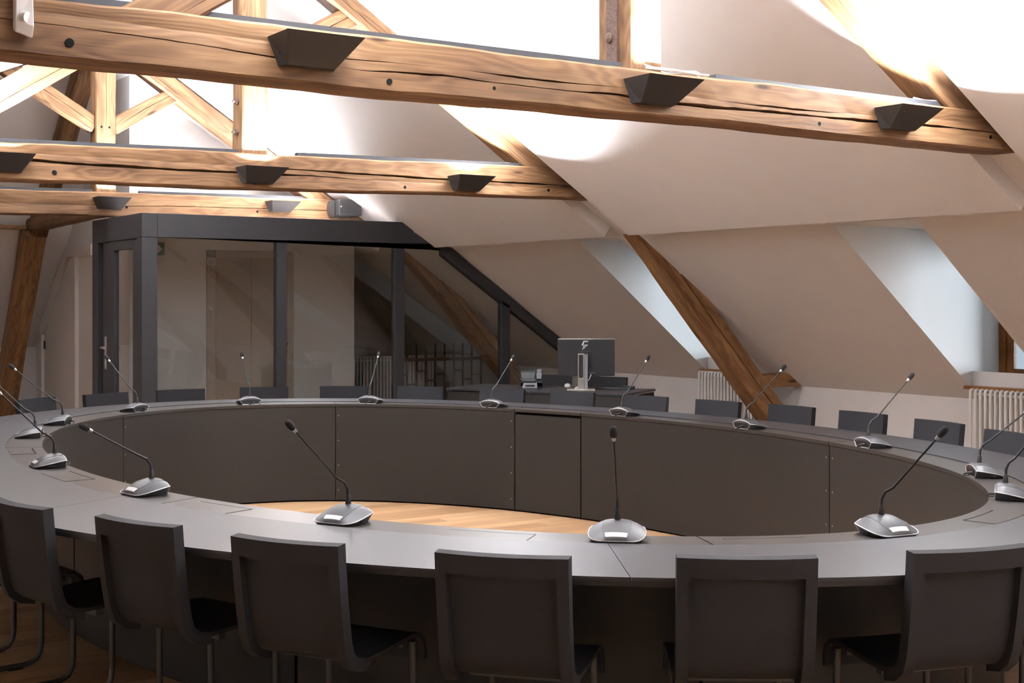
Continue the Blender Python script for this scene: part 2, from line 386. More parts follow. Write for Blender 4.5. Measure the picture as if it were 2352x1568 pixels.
def timber(L, H, D, seed=0, cracks=(), wob=0.006, xtop=None, step=0.05, chip=0.006, mb=None):
    """length along x, height z 0..H, depth y 0..D (front face y=0); xtop = length at the top edge."""
    mb = mb or MB(); n = max(6, int(L / step)); secs = []
    for i in range(n + 1):
        s = i / n; x = s * L
        wz0 = wob * fbm(x * 1.1, seed); wz1 = wob * fbm(x * 1.3, seed + 3); wy0 = wob * .8 * fbm(x * .9, seed + 5); wy1 = wob * .8 * fbm(x, seed + 8)
        ch = [0.008 + chip * (0.5 + 0.5 * fbm(x * 2.2, seed + 11 + k)) for k in range(4)]
        pts = []
        def P(y, z): pts.append((y, z))
        zb, zt = wz0, H + wz1; yf, yb = wy0, D + wy1
        P(yf + ch[0], zb); P(yf, zb + ch[0])
        for tr_ in cracks:
            cz, hwx = tr_[0][1], 0.0
            if x >= tr_[-1][0]: cz = tr_[-1][1]
            for (xa, za, wa), (xb, zb_, wb_) in zip(tr_[:-1], tr_[1:]):
                if xa <= x <= xb:
                    q = (x - xa) / (xb - xa); cz = za + (zb_ - za) * q; hwx = wa + (wb_ - wa) * q
            cz += .0025 * fbm(x * 5.1, seed + 21)
            dep = min(.05, hwx * 6) + .00005
            hwx = max(hwx * (0.8 + 0.35 * fbm(x * 6.3, seed + 17)), 0.00012)
            P(yf, cz - hwx); P(yf + dep, cz); P(yf, cz + hwx)
        P(yf, zt - ch[1]); P(yf + ch[1], zt)
        P(yb - ch[2], zt); P(yb, zt - ch[2]); P(yb, zb + ch[3]); P(yb - ch[3], zb)
        sec = []
        for (yy, zz) in pts:
            xe = L if xtop is None else L + (xtop - L) * zz / H
            sec.append((s * xe, yy, zz))
        secs.append(sec)
    return mb.loft(secs)

def basis(o, xd, yd):
    x = Vector(xd).normalized(); y = Vector(yd); y = (y - x * y.dot(x)).normalized(); z = x.cross(y)
    m = Matrix.Identity(4)
    for k in range(3): m[k][0] = x[k]; m[k][1] = y[k]; m[k][2] = z[k]; m[k][3] = o[k]
    return m

off = lambda tr_, x0: [(x - x0, z, w) for x, z, w in tr_]
B1A = [(1.0, .13, .0015), (1.27, .126, .002), (1.81, .116, .0025), (2.3, .088, .004), (2.55, .08, .0), (2.66, .076, .002), (3.1, .092, .0065), (3.35, .083, .002), (3.72, .079, .003), (4.03, .089, .006), (4.36, .074, .010), (4.94, .08, .010), (5.3, .085, .006), (5.8, .088, .009), (6.16, .10, .009), (6.74, .103, .006), (7.1, .10, .001)]
B1B = [(1.5, .165, .0), (2.4, .15, .0), (2.58, .118, .004), (2.85, .122, .001), (3.2, .128, .0), (3.42, .118, .004), (3.69, .115, .007), (3.90, .121, .002), (4.2, .125, .0), (4.75, .112, .0), (5.0, .108, .005), (5.4, .112, .006), (5.7, .118, .0), (6.9, .15, .0)]
B2A = [(1.2, .15, .004), (1.6, .15, .006), (2.37, .141, .011), (2.72, .128, .013), (3.18, .119, .013), (3.81, .111, .010), (4.15, .110, .010), (4.55, .106, .006), (5.04, .09, .0), (7.1, .08, .0)]
B2B = [(1.2, .19, .0), (3.0, .18, .0), (3.9, .158, .0), (4.37, .151, .006), (5.12, .134, .011), (5.6, .123, .011), (6.06, .121, .011), (6.91, .107, .009), (7.1, .105, .003)]
B3A = [(4.2, .105, .0), (4.47, .108, .003), (5.12, .125, .005), (5.6, .119, .004), (5.86, .126, .005), (6.75, .12, .005), (6.95, .12, .0)]
BEAM = [  # x0, z at x0 (bottom), end x bottom, slope, height, cracks, peg holes (x, z)
 (0.86, 2.443, 7.22, 0.0, 0.225, [off(B1A, .86), off(B1B, .86)],
  [(1.41, 2.507, .017), (2.76, 2.483, .013), (3.292, 2.500, .009), (5.361, 2.490, .012), (6.798, 2.514, .012), (4.10, 2.48, .012)]),
 (0.86, 2.331, 7.20, 0.0156, 0.258, [off(B2A, .86), off(B2B, .86)],
  [(2.501, 2.419, .017), (3.961, 2.418, .013), (5.235, 2.444, .013), (6.633, 2.483, .013)]),
 (0.86, 2.362, 7.30, 0.0115, 0.245, [off(B3A, .86)],
  [(4.379, 2.499, .013), (5.812, 2.506, .013)]),
 (0.86, 2.44, 7.20, 0.0, 0.225, [], [])]  # unseen truss behind the camera, added to carry the fill lamps
POST = [(4.108, 4.294, 5.13, .27), (3.877, 4.078, 9.45, .20), (4.07, 4.28, 13.78, .20), (4.10, 4.29, .83, .2)]
LBL = ['nearest weathered timber truss carrying the white sensor and three uplights', 'middle weathered timber truss with a long open crack along its tie beam', 'weathered timber truss resting above the glass booth and carrying the loudspeaker', 'weathered timber truss behind the camera, out of view, added with its fill uplights']
trusses = []
for k in range(4):
    yf = TY[k]; x0, zb, x1, sl, H, cr, holes = BEAM[k]
    tr = empty('roof_truss', TR(XR, yf + .11, 0), LBL[k], 'roof truss', 'timber roof trusses'); trusses.append(tr)
    W = basis((x0, yf, zb), (1, 0, sl), (0, 1, 0))
    Lb = x1 - x0
    tb = make('tie_beam', timber(Lb, H, .22, seed=k * 4.1 + 1, cracks=cr, xtop=Lb - H / SL, wob=.008, step=.035), 'timber', tr, W, smooth=40)
    for hx, hzz, hr in holes:
        make('peg_hole', MB().cyl((hx, yf - .0015, hzz), (hx, yf + .02, hzz), hr, 14), 'black', tb, smooth=40)
    ztop = lambda x: zb + (x - x0) * sl + H
    # black wiring channel along the top
    ch = MB()
    for a, b in (((1.9, POST[k][0] - .03), (POST[k][1] + .25, 6.62)) if k else ((1.35, 4.05), (4.66, 6.62))):
        b = min(b, 6.62 - .1 * (k == 2))
        ch.hexa([(a, yf + .04, ztop(a) - .01), (b, yf + .04, ztop(b) - .01), (b, yf + .10, ztop(b) - .01), (a, yf + .10, ztop(a) - .01),
                 (a, yf + .04, ztop(a) + .028), (b, yf + .04, ztop(b) + .028), (b, yf + .10, ztop(b) + .028), (a, yf + .10, ztop(a) + .028)])
    make('wiring_channel', ch, 'frame', tr)
    pa, pb, py, pd_ = POST[k]
    kp = make('king_post', timber(ZR - .05 - ztop(pa) + .02, pb - pa, pd_, seed=k + 30, step=.08, wob=.004, cracks=[[(.1, .1, .0), (.5, .102, .002), (1.2, .1, .002), (1.4, .1, .0)]] if k == 2 else ()), 'timber', tr,
              basis((pb, py, ztop(pa) - .02), (0, 0, 1), (0, 1, 0)), smooth=40)
    if k == 0:
        make('iron_strap', MB().box(pa - .012, pa + .002, py + .105, py + .19, ztop(pa) + .01, ztop(pa) + .95), 'iron', kp)
        make('bolt', MB().tube([(pa - .012, py + .16, ztop(pa) + .175), (pa - .022, py + .16, ztop(pa) + .175), (pa - .03, py + .16, ztop(pa) + .175)], [.027, .026, .012], 12), 'iron', kp, smooth=40)
    if k == 1:
        for zz in (2.80, 3.03):
            make('bolt', MB().tube([(pa + .01, py + .09, zz), (pa - .018, py + .09, zz)], .026, 6).tube([(pa - .015, py + .09, zz), (pa - .045, py + .09, zz)], .011, 8), 'iron', kp)
    if k == 2:
        for xx in (4.13, 4.21):
            make('peg_hole', MB().cyl((xx, py - .002, 3.31), (xx, py + .02, 3.31), .011, 10), 'black', kp)
    # braces from the king post up to the rafters
    for s in (1, -1):
        xs = pb - .01 if s > 0 else pa + .01
        A = Vector((xs, py + .03, 3.325)); B = Vector((xs + s * .98, py + .03, 3.325 + .98 * .60))
        Lb2 = (B - A).length
        W2 = basis(A if s > 0 else B, (B - A) if s > 0 else (A - B), (0, 1, 0))
        W2 = W2 @ Matrix.Translation((0, 0, -.08))
        make('brace', timber(Lb2, .165, .14, seed=k * 3 + s + 50, step=.08, cracks=[[(.05, .08, .001), (.4, .095, .004), (Lb2 - .1, .085, .003), (Lb2, .085, .0)]]), 'timber', tr, W2, smooth=40)
        # rafter under the lining
        xe = 6.80
        q = Vector((XR + s * (xe - XR), yf + .02, FZ + (FX - xe) * SL)); p = Vector((XR, yf + .02, ZR))
        off = Vector((-s * nx, 0, -nz)) * .085
        Lr = (p - q).length
        W3 = basis((p if s > 0 else q) + off, (q - p) if s > 0 else (p - q), (0, 1, 0))
        make('rafter', timber(Lr, .18, .20, seed=k * 3 + s + 70, step=.08, cracks=[[(.2, .05, .0), (.8, .06, .003), (1.8, .05, .0)]]), 'timber', tr, W3, smooth=40)
    # leaning strut of the right side, standing on the floor
    A = Vector((7.327, yf, 2.43)); dr = Vector((.6859, 0, -.7277)); Ls = 2.41 / .7277
    st = make('leaning_strut', timber(Ls, .222, .225, seed=k * 5 + 90, step=.05, wob=.010, cracks=[[(.2, .15, .0), (.6, .14, .008), (1.4, .125, .010), (2.2, .115, .010), (3.0, .12, .006), (3.3, .12, .003)]], xtop=Ls + .21), 'timber2', tr, basis(A, dr, (0, 1, 0)), smooth=40)
    if k == 1:
        make('tie_stub', timber(.60, .125, .15, seed=11, step=.05, xtop=.42), 'timber2', tr, basis((9.09, yf + .03, .705), (1, 0, 0), (0, 1, 0)), smooth=40)
# hip frame at the far end
hp = empty('hip_frame', TR(4.15, 17.9, 0), 'leaning timber rafter and strut at the hipped far end beside the white door', 'roof timbers')
def along(name, A, B, h, dpt, seed, mat='timber', side=(1, 0, 0)):
    A = Vector(A); B = Vector(B); W = basis(A, B - A, side) @ Matrix.Translation((0, -dpt / 2, -h / 2))
    return make(name, timber((B - A).length, h, dpt, seed=seed, step=.06, wob=.008), mat, hp, W, smooth=40)
along('hip_rafter', (4.17, 14.35, 4.12), (4.17, 16.45, 2.36), .19, .2, 5)
along('hip_strut', (4.12, 16.42, 2.36), (4.12, 17.98, .03), .27, .24, 6, 'timber2')
along('hip_tie', (4.17, 13.98, 2.47), (4.15, 16.50, 2.44), .13, .2, 7)
along('hip_plate', (1.0, 16.45, 2.40), (4.03, 16.45, 2.40), .05, .12, 8, 'timber2', (0, 1, 0))

# ------------------------------------------------------------------ uplights on the beams
def lamp(x, z, k, label):
    yf = TY[k]; e = empty('beam_uplight', TR(x, yf, z), label, 'wall light', 'wedge uplights on the beams')
    hb, hf, bt, dp, db, hh = .172, .172, .105, .20, .055, .115
    top = [(-hb, 0, hh), (hb, 0, hh), (hf, -dp, hh), (-hf, -dp, hh)]
    bot = [(-bt - .02, 0, 0), (bt + .02, 0, 0), (bt, -db, 0), (-bt, -db, 0)]
    ins = .007
    tin = [(-hb + ins * 2, -.004, hh), (hb - ins * 2, -.004, hh), (hf - ins, -dp + ins, hh), (-hf + ins, -dp + ins, hh)]
    s = .30
    fin = [tuple(bot[i][c] * (1 - s) + top[i][c] * s for c in range(3)) for i in range(4)]
    fin = [(a * .93, b * .85 - .004, c) for a, b, c in fin]
    m = MB().add(bot + top + tin + fin, [(3, 2, 1, 0)] + [(i, (i + 1) % 4, 4 + (i + 1) % 4, 4 + i) for i in range(4)]
             + [(4 + i, 4 + (i + 1) % 4, 8 + (i + 1) % 4, 8 + i) for i in range(4)] + [(8 + i, 8 + (i + 1) % 4, 12 + (i + 1) % 4, 12 + i) for i in range(4)] + [(12, 13, 14, 15)])
    W = WM[e.name] @ Matrix.Translation((0, -.001, 0))
    make('housing', m, 'lamp', e, W, bevel=.0015)
    make('led_panel', MB().box(-.095, .095, -.115, -.05, .058, .0645), 'lampin', e, W)
    ld = bpy.data.lights.new('uplight', 'AREA'); ld.shape = 'RECTANGLE'; ld.size = .16; ld.size_y = .055
    ld.energy = LAMP_W * (.6 if k == 3 else 1); ld.color = LAMP_COL; ld.spread = R(138)
    lo = bpy.data.objects.new('uplight', ld); link(lo, e, W @ Matrix.Translation((0, -.085, .086)) @ Matrix.Rotation(pi + R(26), 4, 'X'))
    return e
LAMPS = [(2.37, 2.500, 0, 'dark wedge uplight on the nearest beam, next to the round peg hole and white sensor'),
 (4.20, 2.495, 0, 'dark wedge uplight on the nearest beam, below the glaring king post'),
 (5.96, 2.495, 0, 'dark wedge uplight on the nearest beam, close to the white cables'),
 (2.16, 2.405, 1, 'dark wedge uplight on the middle beam, cut off by the picture edge'),
 (3.98, 2.412, 1, 'dark wedge uplight on the middle beam, below the bolted king post'),
 (5.80, 2.440, 1, 'dark wedge uplight on the middle beam, near the sloping ceiling'),
 (4.20, 2.472, 2, 'dark wedge uplight on the beam above the glass booth, below its king post'),
 (2.37, 2.50, 3, 'added fill uplight on the unseen truss behind the camera, near its end'), (4.20, 2.50, 3, 'added fill uplight on the unseen truss behind the camera, below its king post'), (5.96, 2.50, 3, 'added fill uplight on the unseen truss behind the camera, near the sloping ceiling'),  # three unseen lamps added to fill the room with light
 (6.07, 2.508, 2, 'dark wedge uplight on the beam above the glass booth, beside the loudspeaker')]
for a in LAMPS: lamp(*a)

# loudspeaker on the far beam
sp = empty('loudspeaker', TR(6.80, 13.55, 2.46), 'small black box loudspeaker on the beam above the glass booth', 'loudspeaker')
spw = basis((6.79, 13.53, 2.568), (1, -.12, 0), (.12, 1, 0))
make('cabinet', MB().box(-.135, .135, -.10, .08, -.088, .088), 'plastic_b', sp, spw, bevel=.015, bseg=3)
make('bracket', MB().prism([(-.140 - .035 * sin(a), .03, .09 * cos(a)) for a in [i * pi / 10 for i in range(11)]], [(-.140 - .035 * sin(a), .2, .09 * cos(a)) for a in [i * pi / 10 for i in range(11)]]).box(-.15, .12, .06, .215, -.096, -.09), 'lamp', sp, spw, smooth=40)
make('led', MB().cyl((-.11, -.099, .01), (-.11, -.104, .01), .008, 10), 'plastic_w', sp, spw)
# white presence sensor on the nearest beam
se = empty('presence_sensor', TR(1.235, 5.07, 2.50), 'white slim presence sensor fixed to the nearest beam', 'sensor')
sw = basis((1.235, 5.099, 2.50), (1, .0, 0), (0, 1, 0))
make('case', MB().loft([[(-.028, -.03, .02), (.028, -.05, 0), (.028, 0, 0.01), (-.028, 0, .03)], [(-.030, -.045, .06), (.030, -.065, .04), (.030, 0, .05), (-.030, 0, .05)], [(-.030, -.045, .16), (.030, -.05, .16), (.030, 0, .16), (-.030, 0, .16)]]), 'plastic_w', se, sw, bevel=.004)
make('lens', MB().tube([(-.006, -.048, .075), (.006, -.062, .072)], .02, 14), 'paper', se, sw, smooth=40)
# white cables at the beam ends
def cables(name, pts, label):
    m = MB()
    for k, (dy, dz) in enumerate(((0, 0), (.022, .006), (.045, .0))):
        m.tube([(p[0], p[1] + dy, p[2] + dz + .012 * sin(3 * i + k)) for i, p in enumerate(pts)], .0065, 6)
    o = make(name, m, 'plastic_w', None, Matrix.Identity(4), smooth=60); return tag(o, label, 'cable', 'white cable bundles')
cables('cable_bundle', [(6.20, 5.15, 2.690), (6.36, 5.15, 2.697), (6.50, 5.15, 2.693), (6.60, 5.15, 2.685), (6.66, 5.16, 2.682)], 'white cable bundle at the end of the nearest beam')
cables('cable_bundle', [(6.24, 9.47, 2.685), (6.38, 9.47, 2.70), (6.52, 9.47, 2.698), (6.62, 9.48, 2.69)], 'white cable bundle at the end of the middle beam')
cables('cable_bundle', [(4.18, 5.11, 2.681), (4.35, 5.115, 2.683), (4.52, 5.12, 2.68), (4.60, 5.13, 2.677)], 'pale cable bundle at the foot of the nearest king post')

# ------------------------------------------------------------------ glass booth
YB = 12.72
bo = empty('glass_booth', TR(6.6, YB, 0), 'anthracite framed glass booth with sloping end and glazed door', 'glass partition')
d0, d1 = YB - .04, YB + .05
bx = lambda n, a, m='frame', **k: make(n, MB().box(*a), m, bo, bevel=.003, **k)
zu = lambda x: zl(x) - .012                   # upper edge of the sloping frame
make('header', MB().prism_y([(4.338, 2.150), (7.47, 2.150), (7.56, 2.075), (7.50, 2.09), (7.155, FZ + (FX - 7.155) * SL - .01), (7.12, 2.380), (4.338, 2.380)], d0, d1), 'frame', bo, bevel=.002)
bx('corner_post', (4.182, 4.336, d0 - .004, d1 + .06, 0, 2.146)); bx('corner_cap', (4.182, 4.336, d0 - .004, d1 + .06, 2.149, 2.380))
bx('mullion', (5.572, 5.680, d0, d1, 0, 2.15)); bx('mullion', (6.928, 7.042, d0, d1, 0, 2.15))
make('mullion', MB().prism_y([(8.29, 0), (8.40, 0), (8.40, zu(8.40) - .10), (8.29, zu(8.29) - .10)], d0, d1), 'frame', bo, bevel=.003)
make('sloping_rail', MB().prism_y([(7.52, 2.13), (7.62, zu(7.62)), (9.66, zu(9.66)), (9.66, zu(9.66) - .135), (7.52, zu(7.52) - .155)], d0, d1), 'frame', bo, bevel=.003)
bx('sill_rail', (4.336, 9.66, d0, d1, 0, .07))
def pane(poly): make('pane', MB().prism_y(poly, YB, YB + .010), 'glass', bo)
pane([(4.336, .07), (5.572, .07), (5.572, 2.15), (4.336, 2.15)])
pane([(5.680, .07), (6.928, .07), (6.928, 2.15), (5.680, 2.15)])
zi_ = lambda x: zu(x) - .15
pane([(7.042, .07), (8.29, .07), (8.29, zi_(8.29)), (7.47, 2.14), (7.042, 2.15)])
pane([(8.40, .07), (9.6, .07), (9.6, zi_(9.6)), (8.40, zi_(8.40))])
bx('booth_light_lid', (4.27, 7.15, d1 + .005, 14.34, 2.30, 2.36), 'trim')  # lid added to block light from above and darken the booth inside
# door side of the booth, running back from the corner post
XB = 4.19
sx = lambda n, y0, y1, z0, z1, m='frame', dx=(-.005, .07), par=bo: make(n, MB().box(XB + dx[0], XB + dx[1], y0, y1, z0, z1), m, par, bevel=.003)
sx('side_header', 12.83, 14.29, 2.142, 2.380)
sx('end_post', 14.10, 14.29, 0, 2.14); sx('inner_post', 13.90, 14.00, 0, 2.14, dx=(.02, .07)); sx('gap_strip', 14.0, 14.10, 0, 2.14, 'black', (.05, .07))
dl = sx('door_leaf', 12.85, 12.98, .01, 2.132, dx=(.004, .06))
for n_, a in (('stile', (13.58, 13.88, .01, 2.132)), ('rail', (12.98, 13.58, 2.045, 2.132)), ('rail', (12.98, 13.58, .01, .12))): sx(n_, *a, dx=(.004, .06), par=dl)
make('door_pane', MB().box(XB + .03, XB + .038, 12.98, 13.58, .12, 2.045), 'glass', dl)
make('handle_plate', MB().box(XB - .012, XB + .004, 13.80, 13.845, .84, 1.17), 'chrome', dl, bevel=.004)
make('door_handle', MB().tube([(XB - .01, 13.825, 1.06), (XB - .055, 13.825, 1.06), (XB - .06, 13.80, 1.06), (XB - .06, 13.69, 1.055)], .010, 8), 'chrome', dl, smooth=50)
make('door_handle', MB().tube([(XB + .06, 13.825, 1.06), (XB + .11, 13.825, 1.06), (XB + .115, 13.80, 1.06), (XB + .115, 13.69, 1.055)], .010, 8), 'chrome', dl, smooth=50)

# behind the glass: flush door, notices, exit sign, switch, railing, radiator
d2 = empty('door_2', TR(5.95, VY, 0), kind='structure')
f = MB().box(5.46, 5.56, VY - .03, VY, 0, 2.10).box(5.56, 6.42, VY - .03, VY, 2.02, 2.10).box(6.42, 6.50, VY - .03, VY, 0, 2.10)
make('door_frame', f, plain('door_beige', (0.50, 0.43, 0.37), .5, noise=.01), d2, bevel=.003)
make('door_leaf', MB().box(5.565, 5.985, VY - .018, VY, .01, 2.015), plain('door_beige2', (0.46, 0.39, 0.33), .5, noise=.01), d2, bevel=.002)
make('door_leaf', MB().box(5.99, 6.415, VY - .018, VY, .01, 2.015), plain('door_beige3', (0.46, 0.39, 0.33), .5, noise=.01), d2, bevel=.002)
make('lock', MB().tube([(5.50, VY - .03, 1.45), (5.50, VY - .045, 1.45)], .022, 14), 'chrome', d2, smooth=40)
make('latch', MB().box(6.36, 6.42, VY - .04, VY - .018, 1.03, 1.06), 'micblack', d2)
n1 = empty('notice_sheet', TR(5.51, VY - .03, 1.92), 'small white printed notice on the beige door frame', 'notice')
make('sheet', MB().box(5.462, 5.556, VY - .034, VY - .030, 1.935, 2.005), 'paper', n1)
ln = MB()
for k in range(4): ln.box(5.472, 5.545 - .012 * (k % 2), VY - .0352, VY - .0338, 1.988 - k * .014, 1.992 - k * .014)
make('print', ln, 'ink', n1)
n2 = empty('notice_sheet', TR(5.51, VY - .03, 2.02), 'small dark grey notice above the white one on the door frame', 'notice')
make('sheet', MB().box(5.462, 5.556, VY - .034, VY - .030, 2.022, 2.098), 'paper_g', n2)
ln = MB()
for k in range(4): ln.box(5.472, 5.545, VY - .0352, VY - .0338, 2.085 - k * .014, 2.087 - k * .014)
make('print', ln, 'paper', n2)
ex = empty('exit_sign', TR(4.83, VY, 2.02), 'green exit sign with white arrow behind the booth glass', 'sign')
make('plate', MB().box(4.64, 4.985, VY - .04, VY - .002, 2.015, 2.185), 'plastic_w', ex, bevel=.002)
make('green_face', MB().box(4.655, 4.972, VY - .043, VY - .0395, 2.028, 2.172), 'green', ex)
yy = VY - .046
make('arrow', MB().prism_y([(4.80, 2.088), (4.888, 2.088), (4.865, 2.052), (4.90, 2.052), (4.945, 2.10), (4.90, 2.148), (4.865, 2.148), (4.888, 2.112), (4.80, 2.112)], yy, yy + .003), 'plastic_w', ex)
sw_ = empty('light_switch', TR(VX + .25, VY, 1.3), 'white switch plate seen through the booth door', 'switch')
make('plate', MB().box(4.66, 4.745, VY - .012, VY, 1.28, 1.44), 'plastic_w', sw_, bevel=.002)
make('rocker', MB().box(4.675, 4.73, VY - .016, VY - .011, 1.37, 1.425), 'card', sw_, bevel=.002)
make('key_lock', MB().tube([(4.70, VY - .011, 1.32), (4.70, VY - .016, 1.32)], .012, 10), 'iron', sw_)
rs = empty('red_notice', TR(4.80, VY, 1.5), 'narrow red notice seen through the booth door', 'notice')
make('strip', MB().prism_y([(4.775, 1.72), (4.80, 1.72), (4.80, 1.50), (4.785, 1.50), (4.785, 1.68)], VY - .005, VY), 'red', rs)
make('sheet', MB().box(4.70, 4.784, VY - .004, VY, 1.50, 1.71), 'paper', rs)
ry = 14.62
rl = empty('stair_railing', TR(8.6, ry, 0), 'rusty brown steel stair railing behind the booth glass', 'railing')
for k in range(10):
    x = 8.02 + k * .135
    make('bar', MB().box(x - .008, x + .008, ry - .008, ry + .008, 0, min(1.0, zl(x) - .08)), 'rail', rl)
make('top_rail', MB().box(8.02, 9.22, ry - .012, ry + .012, .785, .825), 'rail', rl)
for k in range(9):
    x = 8.02 + k * .135; zc = (.62, .50, .66, .54, .62, .50, .66, .54, .60)[k]
    make('cross_piece', MB().box(x, x + .135, ry - .006, ry + .006, zc - .008, zc + .008), 'rail', rl)

# ------------------------------------------------------------------ column radiators
def radiator(name, world, n, label):
    """columns along local x, front towards local -y"""
    e = empty(name, world, label, 'radiator')
    def col_mb():
        z0, z1, r = .12, .815, .0125; m = MB()
        for yy in (-.045, .045):
            m.tube([(0, yy, z0 + .03), (0, yy, z1 - .03)], r, 10)
        for zz, s in ((z1, 1), (z0, -1)):
            m.tube([(0, -.045, zz - s * .032), (0, -.043, zz - s * .018), (0, -.033, zz - s * .013), (0, .033, zz - s * .013), (0, .043, zz - s * .018), (0, .045, zz - s * .032)], r, 10)
        return m
    c0 = None
    for k in range(n):
        W = world @ Matrix.Translation((k * .0485, 0, 0))
        if c0 is None: c0 = make('radiator_column', col_mb(), 'radiator', e, W, smooth=50)
        else:
            o = bpy.data.objects.new('radiator_column', c0.data); link(o, e, W)
    for zz in (.17, .765): make('header_pipe', MB().tube([(-.005, 0, zz), ((n - 1) * .0485 + .005, 0, zz)], .016, 10), 'radiator', e, world, smooth=50)
    for xx in (.1, (n - 1) * .0485 - .1): make('foot', MB().box(xx - .012, xx + .012, -.02, .02, 0, .16), 'radiator', e, world)
    return e
radiator('column_radiator', TR(9.42, 7.23, 0, R(-90)), 17, 'white column radiator below the dormer window with wooden frame')
radiator('column_radiator', TR(9.42, 10.60, 0, R(-90)), 17, 'white column radiator behind the leaning timber strut')
radiator('column_radiator', TR(7.9, 15.6, 0, 0), 26, 'white column radiator behind the stair railing')

# ------------------------------------------------------------------ oval table
CX, CY = 3.80, 6.42
RING = {'inner': (1.99, 3.19, [1.0077, 0.0091, 0.0021, -0.0028, -0.0005, -0.0004, 0.0028]),
        'step': (2.13, 3.33, [1.025, -0.0028, 0.0051, -0.0087, -0.0039, -0.0041, -0.0063]),
        'outer': (2.62, 3.85, [1.0247, -0.0234, 0.0131, 0.0007, -0.0109, -0.0092, 0.0019])}
def ring(nm, t, off=0.0):
    a, b, s = RING[nm]
    def q(t):
        r = s[0] + sum(s[2 * k - 1] * cos(k * t) + s[2 * k] * sin(k * t) for k in (1, 2, 3))
        return Vector((CX + a * r * cos(t), CY + b * r * sin(t)))
    p = q(t)
    if nm == 'step':
        i_ = ring('inner', t); d_ = p - i_
        if d_.length < .156: p = i_ + d_.normalized() * .156
    if off:
        d = q(t + 1e-3) - q(t - 1e-3); n = Vector((d.y, -d.x)).normalized(); p = p + n * off
    return p
def normal(t):
    d = ring('step', t + 1e-3) - ring('step', t - 1e-3); return Vector((d.y, -d.x)).normalized()
ZI, ZS, ZO = .750, .755, .742
tb = empty('oval_table', TR(CX, CY, 0), 'large oval ring conference table in dark grey laminate', 'table')
def arc(t0, t1, n): return [t0 + (t1 - t0) * i / n for i in range(n + 1)]
def sweep(ts, fn): return MB().loft([[(*p[:2], p[2]) for p in fn(t)] for t in ts])
def pt(nm, t, off, z): p = ring(nm, t, off); return (p.x, p.y, z)
seams_o = [-163, -120.5, -75, -25.8, 16.1, 59.6, 109.6, 155, 197]
for a, b in zip(seams_o[:-1], seams_o[1:]):
    g = .0012 / 3
    ts = arc(R(a) + g, R(b) - g, 26)
    make('desk_top', sweep(ts, lambda t: [pt('step', t, 0, ZS), pt('outer', t, 0, ZO), pt('outer', t, 0, ZO - .011), pt('step', t, 0, ZS - .011)]), 'top', tb, smooth=30)
make('support_rim', sweep(arc(0, 2 * pi, 200)[:-1], lambda t: [pt('outer', t, -.012, ZO - .0115), pt('outer', t, -.012, ZO - .03), pt('inner', t, .1, ZI - .045), pt('inner', t, .1, ZI - .007)]) if False else
     MB().loft([[pt('outer', t, -.015, ZO - .0115), pt('outer', t, -.015, ZO - .030), pt('inner', t, .06, ZI - .05), pt('inner', t, .06, ZI - .032), pt('step', t, .02, ZS - .0115)] for t in arc(0, 2 * pi, 200)[:-1]], closed=True), 'edge', tb, smooth=30)
seams_i = [-158.4, -112.2, -64, -19.5, 22.4, 33.7, 66.4, 115.2, 160, 201.6]
hatches = [(-156.5, -150.5), (-132.3, -125.3), (-110.2, -102.8), (-82.5, -74.5), (-179.3, -173.2), (160.8, 165.8)]
MB_HINGE = 0
for a, b in zip(seams_i[:-1], seams_i[1:]):
    g = .004 / 3
    ts = arc(R(a) + g, R(b) - g, 24)
    lg = make('inner_ledge', sweep(ts, lambda t: [pt('inner', t, -.004, ZI), pt('step', t, .03, ZI), pt('step', t, .03, ZI - .02), pt('inner', t, -.004, ZI - .02)]), 'ledge', tb, smooth=30)
    for h0, h1 in hatches:
        hm = (h0 + h1) / 2
        if not (a < hm < b or a < hm + 360 < b): continue
        tt = arc(R(h0), R(h1), 6)
        w1 = lambda t: (ring('step', t) - ring('inner', t)).length
        make('hatch_lid', MB().loft([[pt('inner', t, .30 * w1(t), ZI + .0002), pt('inner', t, .93 * w1(t), ZI + .0002), pt('inner', t, .93 * w1(t), ZI + .0018), pt('inner', t, .30 * w1(t), ZI + .0018)] for t in tt]), 'ledge', lg, smooth=30)
        make('hatch_slot', MB().loft([[pt('inner', t, .30 * w1(t) - .009, ZI + .0003), pt('inner', t, .30 * w1(t) - .001, ZI + .0003), pt('inner', t, .30 * w1(t) - .001, ZI + .0012), pt('inner', t, .30 * w1(t) - .009, ZI + .0012)] for t in tt]), 'black', lg, smooth=30)
    door = abs(a - 22.4) < .1
    zt_ = ZI - .022 - (.018 if door else 0)
    dpn = make('drum_panel', sweep(arc(R(a) + g * (1.6 if door else 1), R(b) - g * (1.6 if door else 1), 20), lambda t: [pt('inner', t, 0, .012), pt('inner', t, 0, zt_), pt('inner', t, .02, zt_), pt('inner', t, .02, .012)]), 'drum', tb, smooth=30)
    ends = {66.4: (1, 0), 22.4: (0, 0), 33.7: (0, 1), -19.5: (0, 0), -64: (0, 1), 115.2: (0, 1), -112.2: (1, 1)}.get(round(a, 1), (1, 1))
    if round(a, 1) == -19.5: ends = (1, 0)
    if round(a, 1) == 115.2: ends = (0, 0)
    if round(a, 1) == 66.4: ends = (0, 1)
    if round(a, 1) == 33.7: ends = (1, 1)
    for k, on in enumerate(ends):
        if not on: continue
        tq = (R(a) + .010) if k == 0 else (R(b) - .010)
        p = ring('inner', tq); n = normal(tq)
        for zz in (.09, .28, .47, .66):
            make('screw', MB().cyl((p.x + n.x * .002, p.y + n.y * .002, zz), (p.x - n.x * .0015, p.y - n.y * .0015, zz), .004, 8), 'screw', dpn)
